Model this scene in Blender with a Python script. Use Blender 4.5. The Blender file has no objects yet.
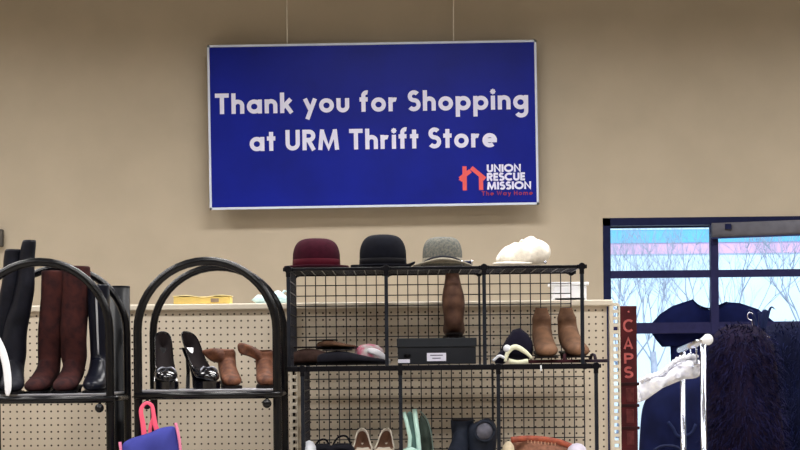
import bpy, bmesh, math, random
from mathutils import Vector, Matrix
random.seed(7)
R = math.radians
sc = bpy.context.scene
col = sc.collection

# ---------------------------------------------------------------- camera, world, sun, lights, exposure
HC, F, HY, ROLL = 1.45, 1600.0, 365.0, 0.6
cd = bpy.data.cameras.new('camera'); cam = bpy.data.objects.new('camera', cd); col.objects.link(cam)
cd.sensor_width = 36; cd.lens = 72; cd.shift_y = (HY-225)/800
cd.clip_end = 600
cam.location = (0, 0, HC); cam.rotation_euler = (R(90), R(ROLL), 0)
sc.camera = cam
vs = sc.view_settings
vs.view_transform = 'Standard'; vs.look = 'None'; vs.gamma = 1; vs.use_curve_mapping = False
vs.exposure = 0.22

wd = bpy.data.worlds.new('sky'); sc.world = wd; wd.use_nodes = True
bg = wd.node_tree.nodes['Background']
bg.inputs[0].default_value = (0.60, 0.80, 1.0, 1); bg.inputs[1].default_value = 1.25

sd = bpy.data.lights.new('sun', 'SUN'); so = bpy.data.objects.new('sun', sd); col.objects.link(so)
sd.energy = 2.6; sd.angle = R(6); sd.color = (1, 0.97, 0.92); so.rotation_euler = (R(50), 0, R(20))

def area(name, loc, sx, sy, power, rot=(0, 0, 0), color=(1, .975, .95)):
    d = bpy.data.lights.new(name, 'AREA'); d.shape = 'RECTANGLE'; d.size = sx; d.size_y = sy
    d.energy = power; d.color = color; d.spread = R(150)
    o = bpy.data.objects.new(name, d); col.objects.link(o); o.location = loc; o.rotation_euler = rot
    return o
for x in (-3.9, 0.2, 4.1):
    for y, p in ((9.3, 105), (6.4, 88), (3.0, 115), (-1.0, 115)):
        area('ceiling_lamp', (x, y, 4.8), 2.4, 0.6, p)

# ---------------------------------------------------------------- helpers
CA, SA = math.cos(R(ROLL)), math.sin(R(ROLL))
def W(px, py, Y):
    dx, dy = px-400, HY-py
    return Vector(((dx*CA+dy*SA)*Y/F, Y, HC+(-dx*SA+dy*CA)*Y/F))

def S(c):   # sRGB 0-255 -> linear
    return tuple(((v/255)/12.92 if v/255 <= .04045 else ((v/255+.055)/1.055)**2.4) for v in c)

def mat(name, c, rough=.6, metal=0, noise=0, scale=20, bump=0, spec=None, c2=None, sheen=0, coat=0):
    m = bpy.data.materials.new(name); m.use_nodes = True
    nt = m.node_tree; b = nt.nodes['Principled BSDF']
    col3 = S(c)
    if spec is None: spec = .12 if sum(col3) < .35 else .35
    b.inputs['Base Color'].default_value = (*col3, 1)
    b.inputs['Roughness'].default_value = rough; b.inputs['Metallic'].default_value = metal
    b.inputs['Specular IOR Level'].default_value = spec
    if sheen: b.inputs['Sheen Weight'].default_value = sheen
    if coat: b.inputs['Coat Weight'].default_value = coat
    if noise or bump or c2:
        tc = nt.nodes.new('ShaderNodeTexCoord'); n = nt.nodes.new('ShaderNodeTexNoise')
        n.inputs['Scale'].default_value = scale; n.inputs['Detail'].default_value = 5
        nt.links.new(tc.outputs['Object'], n.inputs['Vector'])
        if noise or c2:
            r = nt.nodes.new('ShaderNodeValToRGB')
            r.color_ramp.elements[0].position = .35; r.color_ramp.elements[1].position = .65
            a = S(c2) if c2 else tuple(max(0, v*(1-noise)) for v in col3)
            bb = col3 if c2 else tuple(min(1, v*(1+noise)) for v in col3)
            r.color_ramp.elements[0].color = (*a, 1); r.color_ramp.elements[1].color = (*bb, 1)
            nt.links.new(n.outputs['Fac'], r.inputs['Fac']); nt.links.new(r.outputs['Color'], b.inputs['Base Color'])
        if bump:
            bp = nt.nodes.new('ShaderNodeBump'); bp.inputs['Strength'].default_value = bump
            bp.inputs['Distance'].default_value = .005
            nt.links.new(n.outputs['Fac'], bp.inputs['Height']); nt.links.new(bp.outputs['Normal'], b.inputs['Normal'])
    return m

class MB:
    def __init__(s): s.v = []; s.f = []
    def add(s, vs_, fs):
        o = len(s.v); s.v += [Vector(v) for v in vs_]; s.f += [tuple(i+o for i in f) for f in fs]; return s
    def box(s, c, d, rot=None):
        c = Vector(c); h = Vector(d)/2
        vs_ = [Vector((x*h.x, y*h.y, z*h.z)) for x in (-1, 1) for y in (-1, 1) for z in (-1, 1)]
        if rot: vs_ = [rot @ v for v in vs_]
        return s.add([v+c for v in vs_], [(0, 1, 3, 2), (4, 6, 7, 5), (0, 4, 5, 1), (2, 3, 7, 6), (0, 2, 6, 4), (1, 5, 7, 3)])
    def loft(s, rings, closed=True, cap=True):
        n = len(rings[0]); vs_ = [p for r in rings for p in r]; fs = []
        m = n if closed else n-1
        for i in range(len(rings)-1):
            for j in range(m):
                k = (j+1) % n
                fs.append((i*n+j, i*n+k, (i+1)*n+k, (i+1)*n+j))
        if cap and closed:
            fs.append(tuple(range(n))[::-1]); L = (len(rings)-1)*n; fs.append(tuple(range(L, L+n)))
        return s.add(vs_, fs)
    def tube(s, path, r, n=10, flat=1.0, cap=True):
        path = [Vector(p) for p in path]; rings = []
        up = None
        for i, p in enumerate(path):
            a = path[max(i-1, 0)]; b = path[min(i+1, len(path)-1)]
            t = (b-a).normalized()
            if up is None:
                up = Vector((0, 1, 0)) if abs(t.y) < .9 else Vector((0, 0, 1))
            u = (up - t*up.dot(t)).normalized(); w = t.cross(u); up = u
            rr = r[i] if isinstance(r, (list, tuple)) else r
            rings.append([p + u*math.cos(2*math.pi*k/n)*rr*flat + w*math.sin(2*math.pi*k/n)*rr for k in range(n)])
        return s.loft(rings, cap=cap)
    def lathe(s, prof, n=32, sx=1, sy=1, warp=None, c=(0, 0, 0)):
        rings = []
        for r, z in prof:
            rings.append([Vector((r*sx*math.cos(2*math.pi*k/n), r*sy*math.sin(2*math.pi*k/n), z)) for k in range(n)])
        if warp: rings = [[warp(p) for p in q] for q in rings]
        c = Vector(c)
        return s.loft([[p+c for p in q] for q in rings])
    def ball(s, c, r, n=16, m=10):
        prof = [(max(1e-4, r*math.sin(math.pi*i/m)), -r*math.cos(math.pi*i/m)) for i in range(m+1)]
        return s.lathe(prof, n, c=c)
    def grid(s, nx, ny, fn):
        vs_ = [fn(i/nx, j/ny) for j in range(ny+1) for i in range(nx+1)]
        fs = [(j*(nx+1)+i, j*(nx+1)+i+1, (j+1)*(nx+1)+i+1, (j+1)*(nx+1)+i) for j in range(ny) for i in range(nx)]
        return s.add(vs_, fs)
    def pillow(s, outline, T, center=None, rings=8, back=.6, fold=None):
        """outline: world points in one vertical plane, swollen towards -Y and +Y"""
        n = len(outline); pts = [Vector(p) for p in outline]
        c = Vector(center) if center else sum(pts, Vector())/n
        def ring(t, d):
            q = []
            for p in pts:
                v = c+(p-c)*t; off = T*math.sqrt(max(0, 1-t**2.5))
                if fold: off *= 1+fold(v)
                q.append(v+Vector((0, d*off*(1 if d < 0 else back), 0)))
            return q
        rs = [ring(max(.02, k/rings), -1) for k in range(0, rings)] + [ring(1, -1)] + [ring(max(.02, k/rings), 1) for k in range(rings-1, -1, -1)]
        return s.loft(rs)
    def build(s, name, m, parent=None, origin=(0, 0, 0), smooth=True, bevel=0, sub=0, solid=0, weld=False):
        me = bpy.data.meshes.new(name)
        o0 = Vector(origin)
        me.from_pydata([v-o0 for v in s.v], [], s.f)
        bm = bmesh.new(); bm.from_mesh(me)
        if weld: bmesh.ops.remove_doubles(bm, verts=bm.verts, dist=.0004)
        bmesh.ops.recalc_face_normals(bm, faces=bm.faces); bm.to_mesh(me); bm.free()
        me.materials.append(m)
        for p in me.polygons: p.use_smooth = smooth
        o = bpy.data.objects.new(name, me); col.objects.link(o)
        if parent: o.parent = parent
        else: o.location = o0
        if solid:
            q = o.modifiers.new('thick', 'SOLIDIFY'); q.thickness = solid; q.offset = 0
        if bevel:
            q = o.modifiers.new('bevel', 'BEVEL'); q.width = bevel; q.segments = 2
        if sub:
            q = o.modifiers.new('sub', 'SUBSURF'); q.levels = sub; q.render_levels = sub
        return o

def smooth_outline(pts, it=2):
    for _ in range(it):
        q = []
        for i in range(len(pts)):
            a, b = Vector(pts[i]), Vector(pts[(i+1) % len(pts)])
            q += [a*.75+b*.25, a*.25+b*.75]
        pts = q
    return pts
def bez(pts, n=8):
    """Catmull-Rom through points"""
    P = [Vector(p) for p in pts]; P = [P[0]*2-P[1]]+P+[P[-1]*2-P[-2]]; out = []
    for i in range(1, len(P)-2):
        for k in range(n):
            t = k/n; a, b, c, d = P[i-1:i+3]
            out.append(.5*((2*b)+(c-a)*t+(2*a-5*b+4*c-d)*t*t+(3*b-a-3*c+d)*t**3))
    out.append(P[-2]); return out

def tag(o, label=None, cat=None, group=None, kind=None):
    if label: o['label'] = label
    if cat: o['category'] = cat
    if group: o['group'] = group
    if kind: o['kind'] = kind
    return o
def thing(name, label, cat, loc=(0, 0, 0), rz=0, group=None):
    o = bpy.data.objects.new(name, None); col.objects.link(o); o.empty_display_size = .05
    o.location = loc; o.rotation_euler = (0, 0, rz)
    return tag(o, label, cat, group)
def copy_tree(o, parent=None):
    c = o.copy(); col.objects.link(c); c.parent = parent
    for ch in list(o.children): copy_tree(ch, c)
    return c

# ---------------------------------------------------------------- materials
M = {}
M['wall'] = mat('wall_paint', (182, 170, 151), .85, noise=.035, scale=3, bump=.15)
M['ceil'] = mat('ceiling_paint', (110, 104, 92), .9, noise=.05)
M['floor'] = mat('floor_vinyl', (165, 158, 148), .4, noise=.08, scale=6)
M['black'] = mat('black_gloss_tube', (6, 7, 12), .25, spec=.3, noise=.15, scale=8)
M['wire'] = mat('black_wire', (46, 46, 52), .35, noise=.1)
M['post'] = mat('steel_blue_post', (46, 50, 60), .3, metal=.7, noise=.15)
M['post_black'] = mat('black_post_enamel', (6, 8, 14), .45, spec=.2, noise=.1)
M['clip'] = mat('black_plastic', (12, 12, 18), .4, noise=.1)
M['white'] = mat('white_plastic', (235, 238, 245), .4, noise=.02)
M['chrome'] = mat('chrome', (205, 210, 225), .18, metal=1, noise=.03)
M['cream'] = mat('cream_steel', (222, 213, 196), .5, noise=.04, scale=9)
M['frame'] = mat('dark_window_frame', (24, 30, 64), .45, noise=.1)
M['dark'] = mat('dark_lining', (26, 20, 22), .8, noise=.2)
M['steel'] = mat('shelf_steel', (150, 150, 158), .35, metal=.6, noise=.1, scale=40)

# ---------------------------------------------------------------- setting
YW, TW = 12.05, .3
def struct(name, mb, m, **k): return tag(mb.build(name, m, smooth=False, **k), kind='structure')
struct('floor', MB().box((.5, 4.2, -.05), (14, 17.8, .1)), M['floor'])
struct('ceiling', MB().box((.5, 4.25, 5.05), (14, 17.9, .1)), M['ceil'])
struct('wall_left', MB().box((-6.1, 4.2, 2.5), (.2, 17.8, 5)), M['wall'])
struct('wall_right', MB().box((7.1, 4.2, 2.5), (.2, 17.8, 5)), M['wall'])
struct('wall_front', MB().box((.5, -4.6, 2.5), (13.4, .2, 5)), M['wall'])
wl = W(603.5, 300, YW).x; wt = W(660, 217.5, YW).z; wb = .25; wr = wl + 4*.82
bw = MB()
bw.box(((-6.2+wl)/2, YW+TW/2, 2.5), (wl+6.2, TW, 5))
bw.box(((7.2+wr)/2, YW+TW/2, 2.5), (7.2-wr, TW, 5))
bw.box(((wl+wr)/2, YW+TW/2, (5+wt)/2), (wr-wl, TW, 5-wt))
bw.box(((wl+wr)/2, YW+TW/2, wb/2), (wr-wl, TW, wb))
struct('wall_back', bw, M['wall'])

# window: inner bars, outer frame and glass, a display gap between
win = bpy.data.objects.new('window_1', None); col.objects.link(win); win.location = ((wl+wr)/2, YW, wb); tag(win, kind='structure')
og = Vector(win.location)
fr = MB(); f1 = .058
zc1, zc2 = W(660, 274, YW).z, W(660, 328, YW).z
for Yb, dd in ((YW+.03, .06), (YW+.24, .05)):
    fr.box((wl+f1/2, Yb, (wt+wb)/2), (f1, dd, wt-wb)); fr.box((wr-f1/2, Yb, (wt+wb)/2), (f1, dd, wt-wb))
    fr.box(((wl+wr)/2, Yb, wt-f1/2), (wr-wl, dd, f1)); fr.box(((wl+wr)/2, Yb, wb+f1/2), (wr-wl, dd, f1))
fr.build('window_frame', M['frame'], win, og, smooth=False)
brown = mat('window_mullion', (38, 38, 76), .5, noise=.1)
for k in (1, 2, 3):
    MB().box((wl+k*.82+.02, YW+.03, (wt+wb)/2), (f1, .058, wt-wb-2*f1)).build('mullion', brown, win, og, smooth=False)
for z, h in ((zc1, .055), (zc2, .082)):
    MB().box(((wl+wr)/2, YW+.032, z), (wr-wl-2*f1, .05, h)).build('transom', brown, win, og, smooth=False)
gm = bpy.data.materials.new('window_glass'); gm.use_nodes = True; nt = gm.node_tree
for n in list(nt.nodes):
    if n.type != 'OUTPUT_MATERIAL': nt.nodes.remove(n)
tr = nt.nodes.new('ShaderNodeBsdfTransparent'); gl = nt.nodes.new('ShaderNodeBsdfGlossy'); mx = nt.nodes.new('ShaderNodeMixShader')
tr.inputs[0].default_value = (.93, .97, 1, 1); gl.inputs['Roughness'].default_value = .02; mx.inputs[0].default_value = .05
nt.links.new(tr.outputs[0], mx.inputs[1]); nt.links.new(gl.outputs[0], mx.inputs[2]); nt.links.new(mx.outputs[0], nt.nodes['Material Output'].inputs[0])
MB().box(((wl+wr)/2, YW+.24, (wt+wb)/2), (wr-wl-2*f1, .006, wt-wb-2*f1)).build('pane', gm, win, og, smooth=False)

# ---------------------------------------------------------------- outside
M['snow'] = mat('pale_ground', (214, 216, 220), .9, noise=.06, scale=.3)
tag(MB().box((20, 120.2, -.2), (400, 214, .1)).build('ground', M['snow'], smooth=False), kind='structure')
bY = 120
bm_ = thing('building', 'long pale building with pink and blue stripes seen through the window', 'building', (48, bY+5, -.15))
bo = Vector(bm_.location)
zz = lambda py: W(660, py, bY).z
wbld = mat('pale_facade', (216, 234, 243), .8, noise=.03, scale=.5)
MB().box((48, bY+5, (zz(254)-.15)/2), (140, 10, zz(254)+.15)).build('facade', wbld, bm_, bo, smooth=False)
MB().box((48, bY+5, (zz(254)+zz(243))/2), (140.3, 10.3, zz(243)-zz(254))).build('pink_stripe', mat('pink_paint', (226, 178, 206), .8, noise=.03, scale=.5), bm_, bo, smooth=False)
MB().box((48, bY+5, (zz(243)+zz(230))/2), (140.5, 10.5, zz(230)-zz(243))).build('blue_stripe', mat('blue_paint', (110, 184, 216), .8, noise=.03, scale=.5), bm_, bo, smooth=False)
MB().box((48, bY+5, (zz(230)+zz(216))/2), (140.6, 10.6, zz(216)-zz(230))).build('parapet', mat('parapet_paint', (205, 226, 240), .8, noise=.03, scale=.5), bm_, bo, smooth=False)

bark = mat('pale_bark', (168, 172, 186), .9, noise=.15, scale=4)
def bare_tree(x, y, h, label, seed):
    rnd = random.Random(seed)
    t = thing('bare_tree', label, 'tree', (x, y, -.15), group='bare trees outside the window')
    def grow(mb, p, d, L, r, depth):
        pts = [p]; q = p.copy(); dd = d.copy()
        for k in range(4):
            dd = (dd+Vector((rnd.uniform(-.16, .16), rnd.uniform(-.16, .16), rnd.uniform(0, .1)))).normalized()
            q = q+dd*L/4; pts.append(q.copy())
        mb.tube(pts, [r*(1-.12*k) for k in range(5)], 5)
        if depth == 0: return
        for k in range(3 if depth > 1 else 4):
            i = rnd.choice((2, 3, 4)); a = rnd.uniform(0, 6.28); sp = rnd.uniform(.35, .75)
            nd = (dd+Vector((math.cos(a)*sp, math.sin(a)*sp, .1))).normalized()
            grow(mb, pts[i], nd, L*rnd.uniform(.6, .8), r*.55, depth-1)
    tk = MB(); tk.tube([(0, 0, 0), (.05, 0, h*.16), (0, .05, h*.3)], [.13, .11, .09], 8); tk.build('trunk', bark, t)
    for k in range(5):
        mb = MB(); a = k*1.26+rnd.uniform(-.3, .3)
        grow(mb, Vector((0, .05, h*(.2+.022*k))), Vector((math.cos(a)*.55, math.sin(a)*.55, 1)).normalized(), h*.27, .026, 4)
        mb.build('branch', bark, t)
bare_tree(4.7, 34, 5.6, 'bare leafless tree left of centre in the first window bay', 3)
bare_tree(7.4, 37, 6.2, 'bare leafless tree behind the window mullion', 5)
bare_tree(8.9, 34.5, 6.4, 'bare leafless tree at the right edge of the window view', 9)
bare_tree(7.6, 48, 6.4, 'smaller bare leafless tree farther off behind the first window bay', 12)

# ---------------------------------------------------------------- lettering
SW = .2
def arc(cx, cy, r, a0, a1, n=20): return [(cx+r*math.cos(R(a0+(a1-a0)*k/n)), cy+r*math.sin(R(a0+(a1-a0)*k/n))) for k in range(n+1)]
h = .1
circ = lambda cx, cy, r: arc(cx, cy, r, 0, 360, 32)
G = {
 'T': (.64, [[(0, .9), (.64, .9)], [(.32, 0), (.32, 1)]]),
 'h': (.60, [[(h, 0), (h, 1)], arc(.30, .39, .2, 180, 0)+[(.50, 0)]]),
 'a': (.70, [circ(.34, .34, .245), [(.6, 0), (.6, .68)]]),
 'n': (.60, [[(h, 0), (h, .68)], arc(.30, .39, .2, 180, 0)+[(.50, 0)]]),
 'k': (.60, [[(h, 0), (h, 1)], [(.12, .27), (.50, .68)], [(.24, .44), (.54, 0)]]),
 'y': (.62, [[(.08, .68), (.34, .10)], [(.55, .68), (.18, -.32)]]),
 'o': (.68, [circ(.34, .34, .245)]),
 'u': (.60, [[(h, .68), (h, .29)]+arc(.3, .29, .2, 180, 360)+[(.5, .68)]]),
 'f': (.42, [[(.18, 0), (.18, .76)]+arc(.34, .78, .16, 180, 75, 10), [(0, .60), (.38, .60)]]),
 'r': (.42, [[(h, 0), (h, .68)], arc(.28, .38, .19, 180, 65, 12)]),
 'S': (.58, [arc(.29, .715, .19, 35, 270, 20)+arc(.28, .305, .22, 90, -145, 20)[1:]]),
 'p': (.70, [circ(.36, .34, .245), [(h, .68), (h, -.32)]]),
 'i': (.20, [[(h, 0), (h, .68)], [(h, .78), (h, .98)], [(h-.071, .809), (h+.071, .951)], [(h-.071, .951), (h+.071, .809)]]),
 'g': (.70, [circ(.34, .34, .245), [(.6, .68), (.6, -.06)]+arc(.37, -.08, .23, 0, -150, 14)]),
 't': (.40, [[(.2, 0), (.2, .92)], [(0, .60), (.4, .60)]]),
 'U': (.68, [[(h, 1), (h, .34)]+arc(.34, .34, .24, 180, 360)+[(.58, 1)]]),
 'R': (.62, [[(h, 0), (h, 1)], [(h, .9), (.32, .9)]+arc(.32, .7, .2, 90, -90, 12)+[(h, .5)], [(.28, .5), (.54, 0)]]),
 'M': (1.0, [[(.1, 0), (.2, 1)], [(.2, .9), (.5, .1), (.8, .9)], [(.8, 1), (.9, 0)]]),
 'e': (.68, [arc(.34, .34, .245, 0, 310, 26), [(.12, .34), (.68, .34)]]),
 'N': (.74, [[(h, 0), (h, .92), (.64, .08), (.64, 1)]]),
 'I': (.20, [[(h, 0), (h, 1)]]),
 'O': (.96, [circ(.48, .5, .4)]),
 'E': (.50, [[(h, 0), (h, 1)], [(h, .9), (.5, .9)], [(h, .5), (.47, .5)], [(h, .1), (.5, .1)]]),
 'C': (.80, [arc(.46, .5, .4, 48, 312, 24)]),
 'A': (.80, [[(.08, 0), (.4, .9), (.72, 0)], [(.2, .27), (.6, .27)]]),
 'P': (.60, [[(h, 0), (h, 1)], [(h, .9), (.32, .9)]+arc(.32, .68, .22, 90, -90, 12)+[(h, .46)]]),
 'W': (1.0, [[(.08, 1), (.28, .1), (.5, .85), (.72, .1), (.92, 1)]]),
 'H': (.70, [[(h, 0), (h, 1)], [(.6, 0), (.6, 1)], [(h, .5), (.6, .5)]]),
 'm': (.94, [[(h, 0), (h, .68)], arc(.28, .41, .18, 180, 0)+[(.46, 0)], arc(.65, .41, .18, 180, 0)+[(.83, 0)]]),
}
def stroke(mb, pts, w, mp, dep):
    """extruded strip of width w along a 2D polyline; mp maps (x,y)->3D front point; dep = extrusion vector"""
    n = len(pts); L, Rr = [], []
    cl = (Vector(pts[0]).to_2d()-Vector(pts[-1]).to_2d()).length < 1e-6
    for i in range(n):
        a = Vector(pts[i-1] if i > 0 else (pts[-2] if cl else pts[0])).to_2d(); p = Vector(pts[i]).to_2d()
        b = Vector(pts[i+1] if i < n-1 else (pts[1] if cl else pts[-1])).to_2d()
        d1 = (p-a).normalized() if (p-a).length > 1e-9 else (b-p).normalized()
        d2 = (b-p).normalized() if (b-p).length > 1e-9 else d1
        n1 = Vector((-d1.y, d1.x)); n2 = Vector((-d2.y, d2.x)); m = (n1+n2)
        m = n1 if m.length < 1e-6 else m.normalized()
        s = min(1/max(.35, m.dot(n1)), 1.6)
        L.append(p+m*w/2*s); Rr.append(p-m*w/2*s)
    rings = []
    for l, r in zip(L, Rr):
        fl, frr = mp(*l), mp(*r); rings.append([fl, frr, frr+dep, fl+dep])
    mb.loft(rings)
def text(s, width, cap, mp0, dep, build, sw=SW, track=.12, space=.36):
    adv = 0; items = []
    for ch in s:
        if ch == ' ': adv += space; items.append(None); continue
        w, st = G[ch]; items.append((adv, st)); adv += w+track
    total = adv-track; kx = width/(total*cap)
    mb = MB(); q = 0
    for it in items+[None]:
        if it is None:
            build(mb); mb = MB(); continue
        x0, st = it
        for pts in st:
            q += 1; off = Vector((0, -.0004*(q % 3), 0))
            stroke(mb, [((x0+x)*cap*kx, y*cap) for x, y in pts], sw*cap*(kx+1)/2, lambda x, y: mp0(x, y)+off, dep)

# ---------------------------------------------------------------- hanging sign
YS = 11.9; u = YS/F
cS = W(373, 125, YS)
sgn = thing('hanging_sign', 'big blue sign thanking shoppers, hung on two strings before the wall', 'sign', cS)
sgn.rotation_euler = (0, R(-.35), 0)
SWd, SHt = 329*u, 164.5*u
blue = mat('blue_sign_face', (8, 26, 138), .42, noise=.12, scale=2.5, spec=.2)
wht = mat('white_vinyl', (225, 226, 250), .5, noise=.02)
coral = mat('coral_vinyl', (226, 92, 92), .5, noise=.03)
coral2 = mat('dark_coral_vinyl', (150, 50, 78), .5, noise=.03)
MB().box((0, 0, 0), (SWd-.01, .012, SHt-.01)).build('panel', blue, sgn, smooth=False)
edge = mat('white_edging', (205, 215, 235), .5, noise=.02)
e = .016; em = MB()
em.box((0, 0, SHt/2-e/2), (SWd, .02, e)); em.box((0, 0, -SHt/2+e/2), (SWd, .02, e))
em.box((-SWd/2+e/2, 0, 0), (e, .02, SHt)); em.box((SWd/2-e/2, 0, 0), (e, .02, SHt))
em.build('edging', edge, sgn, smooth=False)
def sm(ox, oy):   # px from the sign's top-left corner -> mapper
    return lambda x, y: Vector((-SWd/2+ox*u+x, -.0085, SHt/2-oy*u+y))
D = Vector((0, .003, 0))
for txt, ox, by, wd_ in (('Thank you for Shopping', 7, 69, 313), ('at URM Thrift Store', 41, 106.5, 247)):
    text(txt, wd_*u, 20.5*u, sm(ox, by), D, lambda m_: m_.build('lettering', wht, sgn, smooth=False), sw=.2)
for txt, by, wd_ in (('UNION', 131.4, 34), ('RESCUE', 140, 38), ('MISSION', 148.8, 44)):
    text(txt, wd_*u, 7.6*u, sm(277.5, by), D, lambda m_: m_.build('lettering', wht, sgn, smooth=False), sw=.24, track=.08)
text('The Way Home', 51*u, 4.4*u, sm(272, 154.8), D, lambda m_: tag(m_.build('lettering', coral2, sgn, smooth=False), 'small dark coral lettering'), sw=.17, track=.2)
lg = MB(); p0 = sm(250, 149.2)
for a in ([(5.2, 0), (5.2, 24)], [(.5, 11.5), (11.2, 19.5)], [(12, 22.5), (25.5, 11), ], [(21.5, 0), (21.5, 13.5)], [(1, 9.5), (4, 14)]):
    eo = Vector((0, -.0003*len(lg.f)/6, 0)); stroke(lg, [(x*u, y*u) for x, y in a], 4.2*u, lambda x, y: p0(x, y)+eo, D)
tag(lg.build('house_emblem', coral, sgn, smooth=False), 'coral house outline emblem')
strg = mat('pale_cord', (205, 198, 185), .6, noise=.05)
for px in (288.5, 455):
    xl = (px-373)*u
    MB().tube([(xl, 0, SHt/2-.01), (xl+.01, 0, 5-cS.z)], .0045, 6).build('cord', strg, sgn)

# small dark box on the wall, left
b = thing('wall_box', 'small dark grey box on the wall at the left edge', 'box', W(-3, 238, YW-.03))
MB().box((0, 0, 0), (.09, .05, .13)).build('case', mat('grey_case', (84, 80, 76), .6, noise=.1), b, bevel=.006)

# ---------------------------------------------------------------- gondola with pegboard
YP = 6.10
pegm = mat('pegboard', (213, 201, 183), .6)
nt = pegm.node_tree; bs = nt.nodes['Principled BSDF']
tc = nt.nodes.new('ShaderNodeTexCoord'); sx = nt.nodes.new('ShaderNodeSeparateXYZ'); nt.links.new(tc.outputs['Object'], sx.inputs[0])
def mnode(op, a, b=None, c=None):
    n = nt.nodes.new('ShaderNodeMath'); n.operation = op
    for i, v in enumerate((a, b, c)):
        if v is None: continue
        if isinstance(v, (int, float)): n.inputs[i].default_value = v
        else: nt.links.new(v, n.inputs[i])
    return n.outputs[0]
PIT = .0260
def cell(s): return mnode('SUBTRACT', mnode('FRACT', mnode('DIVIDE', s, PIT)), .5)
cx_, cz_ = cell(sx.outputs['X']), cell(sx.outputs['Z'])
dist = mnode('SQRT', mnode('ADD', mnode('MULTIPLY', cx_, cx_), mnode('MULTIPLY', cz_, cz_)))
hole = mnode('LESS_THAN', dist, .145)
nz = nt.nodes.new('ShaderNodeTexNoise'); nz.inputs['Scale'].default_value = 5; nt.links.new(tc.outputs['Object'], nz.inputs['Vector'])
mxa = nt.nodes.new('ShaderNodeMix'); mxa.data_type = 'RGBA'; nt.links.new(nz.outputs['Fac'], mxa.inputs[0])
mxa.inputs[6].default_value = (*S((206, 194, 174)), 1); mxa.inputs[7].default_value = (*S((220, 208, 190)), 1)
mxb = nt.nodes.new('ShaderNodeMix'); mxb.data_type = 'RGBA'; nt.links.new(hole, mxb.inputs[0]); nt.links.new(mxa.outputs[2], mxb.inputs[6])
mxb.inputs[7].default_value = (*S((70, 58, 48)), 1); nt.links.new(mxb.outputs[2], bs.inputs['Base Color'])

gx1 = W(609, 380, YP).x; gx0 = gx1-1.205; gx00 = gx0-1.205; gx000 = gx00-1.205
gz = W(450, 306, YP).z
gon = thing('pegboard_gondola', 'long cream pegboard shelving back behind the shoe racks', 'display shelf', ((gx1+gx00)/2, YP, 0))
go = Vector(gon.location)
for a, b_ in ((gx0, gx1), (gx00, gx0), (gx000, gx00)):
    MB().box(((a+b_)/2, YP+.01, gz/2+.05), (b_-a-.012, .02, gz-.1)).build('pegboard_panel', pegm, gon, go, smooth=False)
MB().box(((gx1+gx000)/2, YP+.02, gz+.006), (gx1-gx000+.03, .09, .022)).build('top_cap', M['cream'], gon, go, smooth=False, bevel=.004)
MB().box(((gx1+gx000)/2, YP+.16, .06), (gx1-gx000, .5, .12)).build('base', M['cream'], gon, go, smooth=False)
slotm = mat('upright_backing', (30, 30, 36), .7, noise=.1)
for gx, ww in ((gx1+.022, .04), (gx0+.003, .03), (gx00, .03), (gx000, .03)):
    m_ = MB()
    m_.box((gx-ww*.32, YP-.006, gz/2), (ww*.36, .03, gz)); m_.box((gx+ww*.42, YP-.006, gz/2), (ww*.16, .03, gz))
    z = .1
    while z < gz:
        m_.box((gx+ww*.1, YP-.006, z), (ww*.5, .03, .012)); z += .0262
    m_.build('slotted_upright', M['cream'], gon, go, smooth=False)
    if gx < gx1:
        MB().box((gx, YP+.0095, gz/2), (ww, .002, gz)).build('upright_backing', slotm, gon, go, smooth=False)

# things on the gondola top
zt = gz+.017
yb = thing('yellow_box', 'shallow yellow cardboard box lying on top of the pegboard', 'box', (W(202, 300, YP).x, YP+.04, zt))
ym = mat('yellow_card', (238, 208, 120), .7, noise=.1, scale=12)
bb = MB(); Lx = .215
bb.box((0, 0, .014), (Lx, .10, .028)); bb.build('tray', ym, yb, smooth=False, bevel=.003)
lb = MB(); lb.grid(14, 3, lambda a, c: Vector(((a-.5)*Lx*1.02, (c-.5)*.104, .030+.005*math.sin(a*9)*math.sin(a*3.1))))
lb.build('lid', mat('pale_yellow_card', (246, 226, 160), .7, noise=.1), yb, solid=.003)
MB().box((.05, -.052, .014), (.03, .002, .014)).build('print', mat('grey_print', (150, 130, 110), .7, noise=.2), yb, smooth=False)
bag = thing('plastic_bag', 'crumpled pale blue plastic bag on top of the pegboard', 'bag', (W(272, 304, YP).x, YP+.04, zt))
MB().lathe([(.001, 0), (.055, .0), (.07, .012), (.055, .03), (.03, .04), (.001, .042)], 20, 1.05, .6,
    lambda p: Vector((p.x*(1+.12*math.sin(p.y*90+p.z*120)), p.y, p.z*(1+.25*math.sin(p.x*70))))).build('bag_body', mat('pale_blue_film', (196, 226, 232), .3, noise=.08, scale=30), bag)
MB().tube([(.03, 0, .03), (.045, 0, .05), (.06, 0, .045), (.055, 0, .028)], .004, 6).build('bag_handle', mat('pale_blue_strap', (200, 232, 238), .3), bag)
wbx = thing('white_bin', 'white plastic bin on the pegboard top behind the right wire cube', 'bin', (W(571, 303, YP).x, YP+.1, zt-.017))
MB().box((0, 0, .035), (.13, .13, .085)).build('bin_body', mat('white_bin_plastic', (226, 228, 236), .4, noise=.03), wbx, smooth=False, bevel=.008)
MB().box((0, 0, .082), (.145, .14, .012)).build('rim', M['white'], wbx, smooth=False, bevel=.003)
MB().box((0, -.05, .01), (.12, .03, .035)).build('foot', M['white'], wbx, smooth=False)

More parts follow.
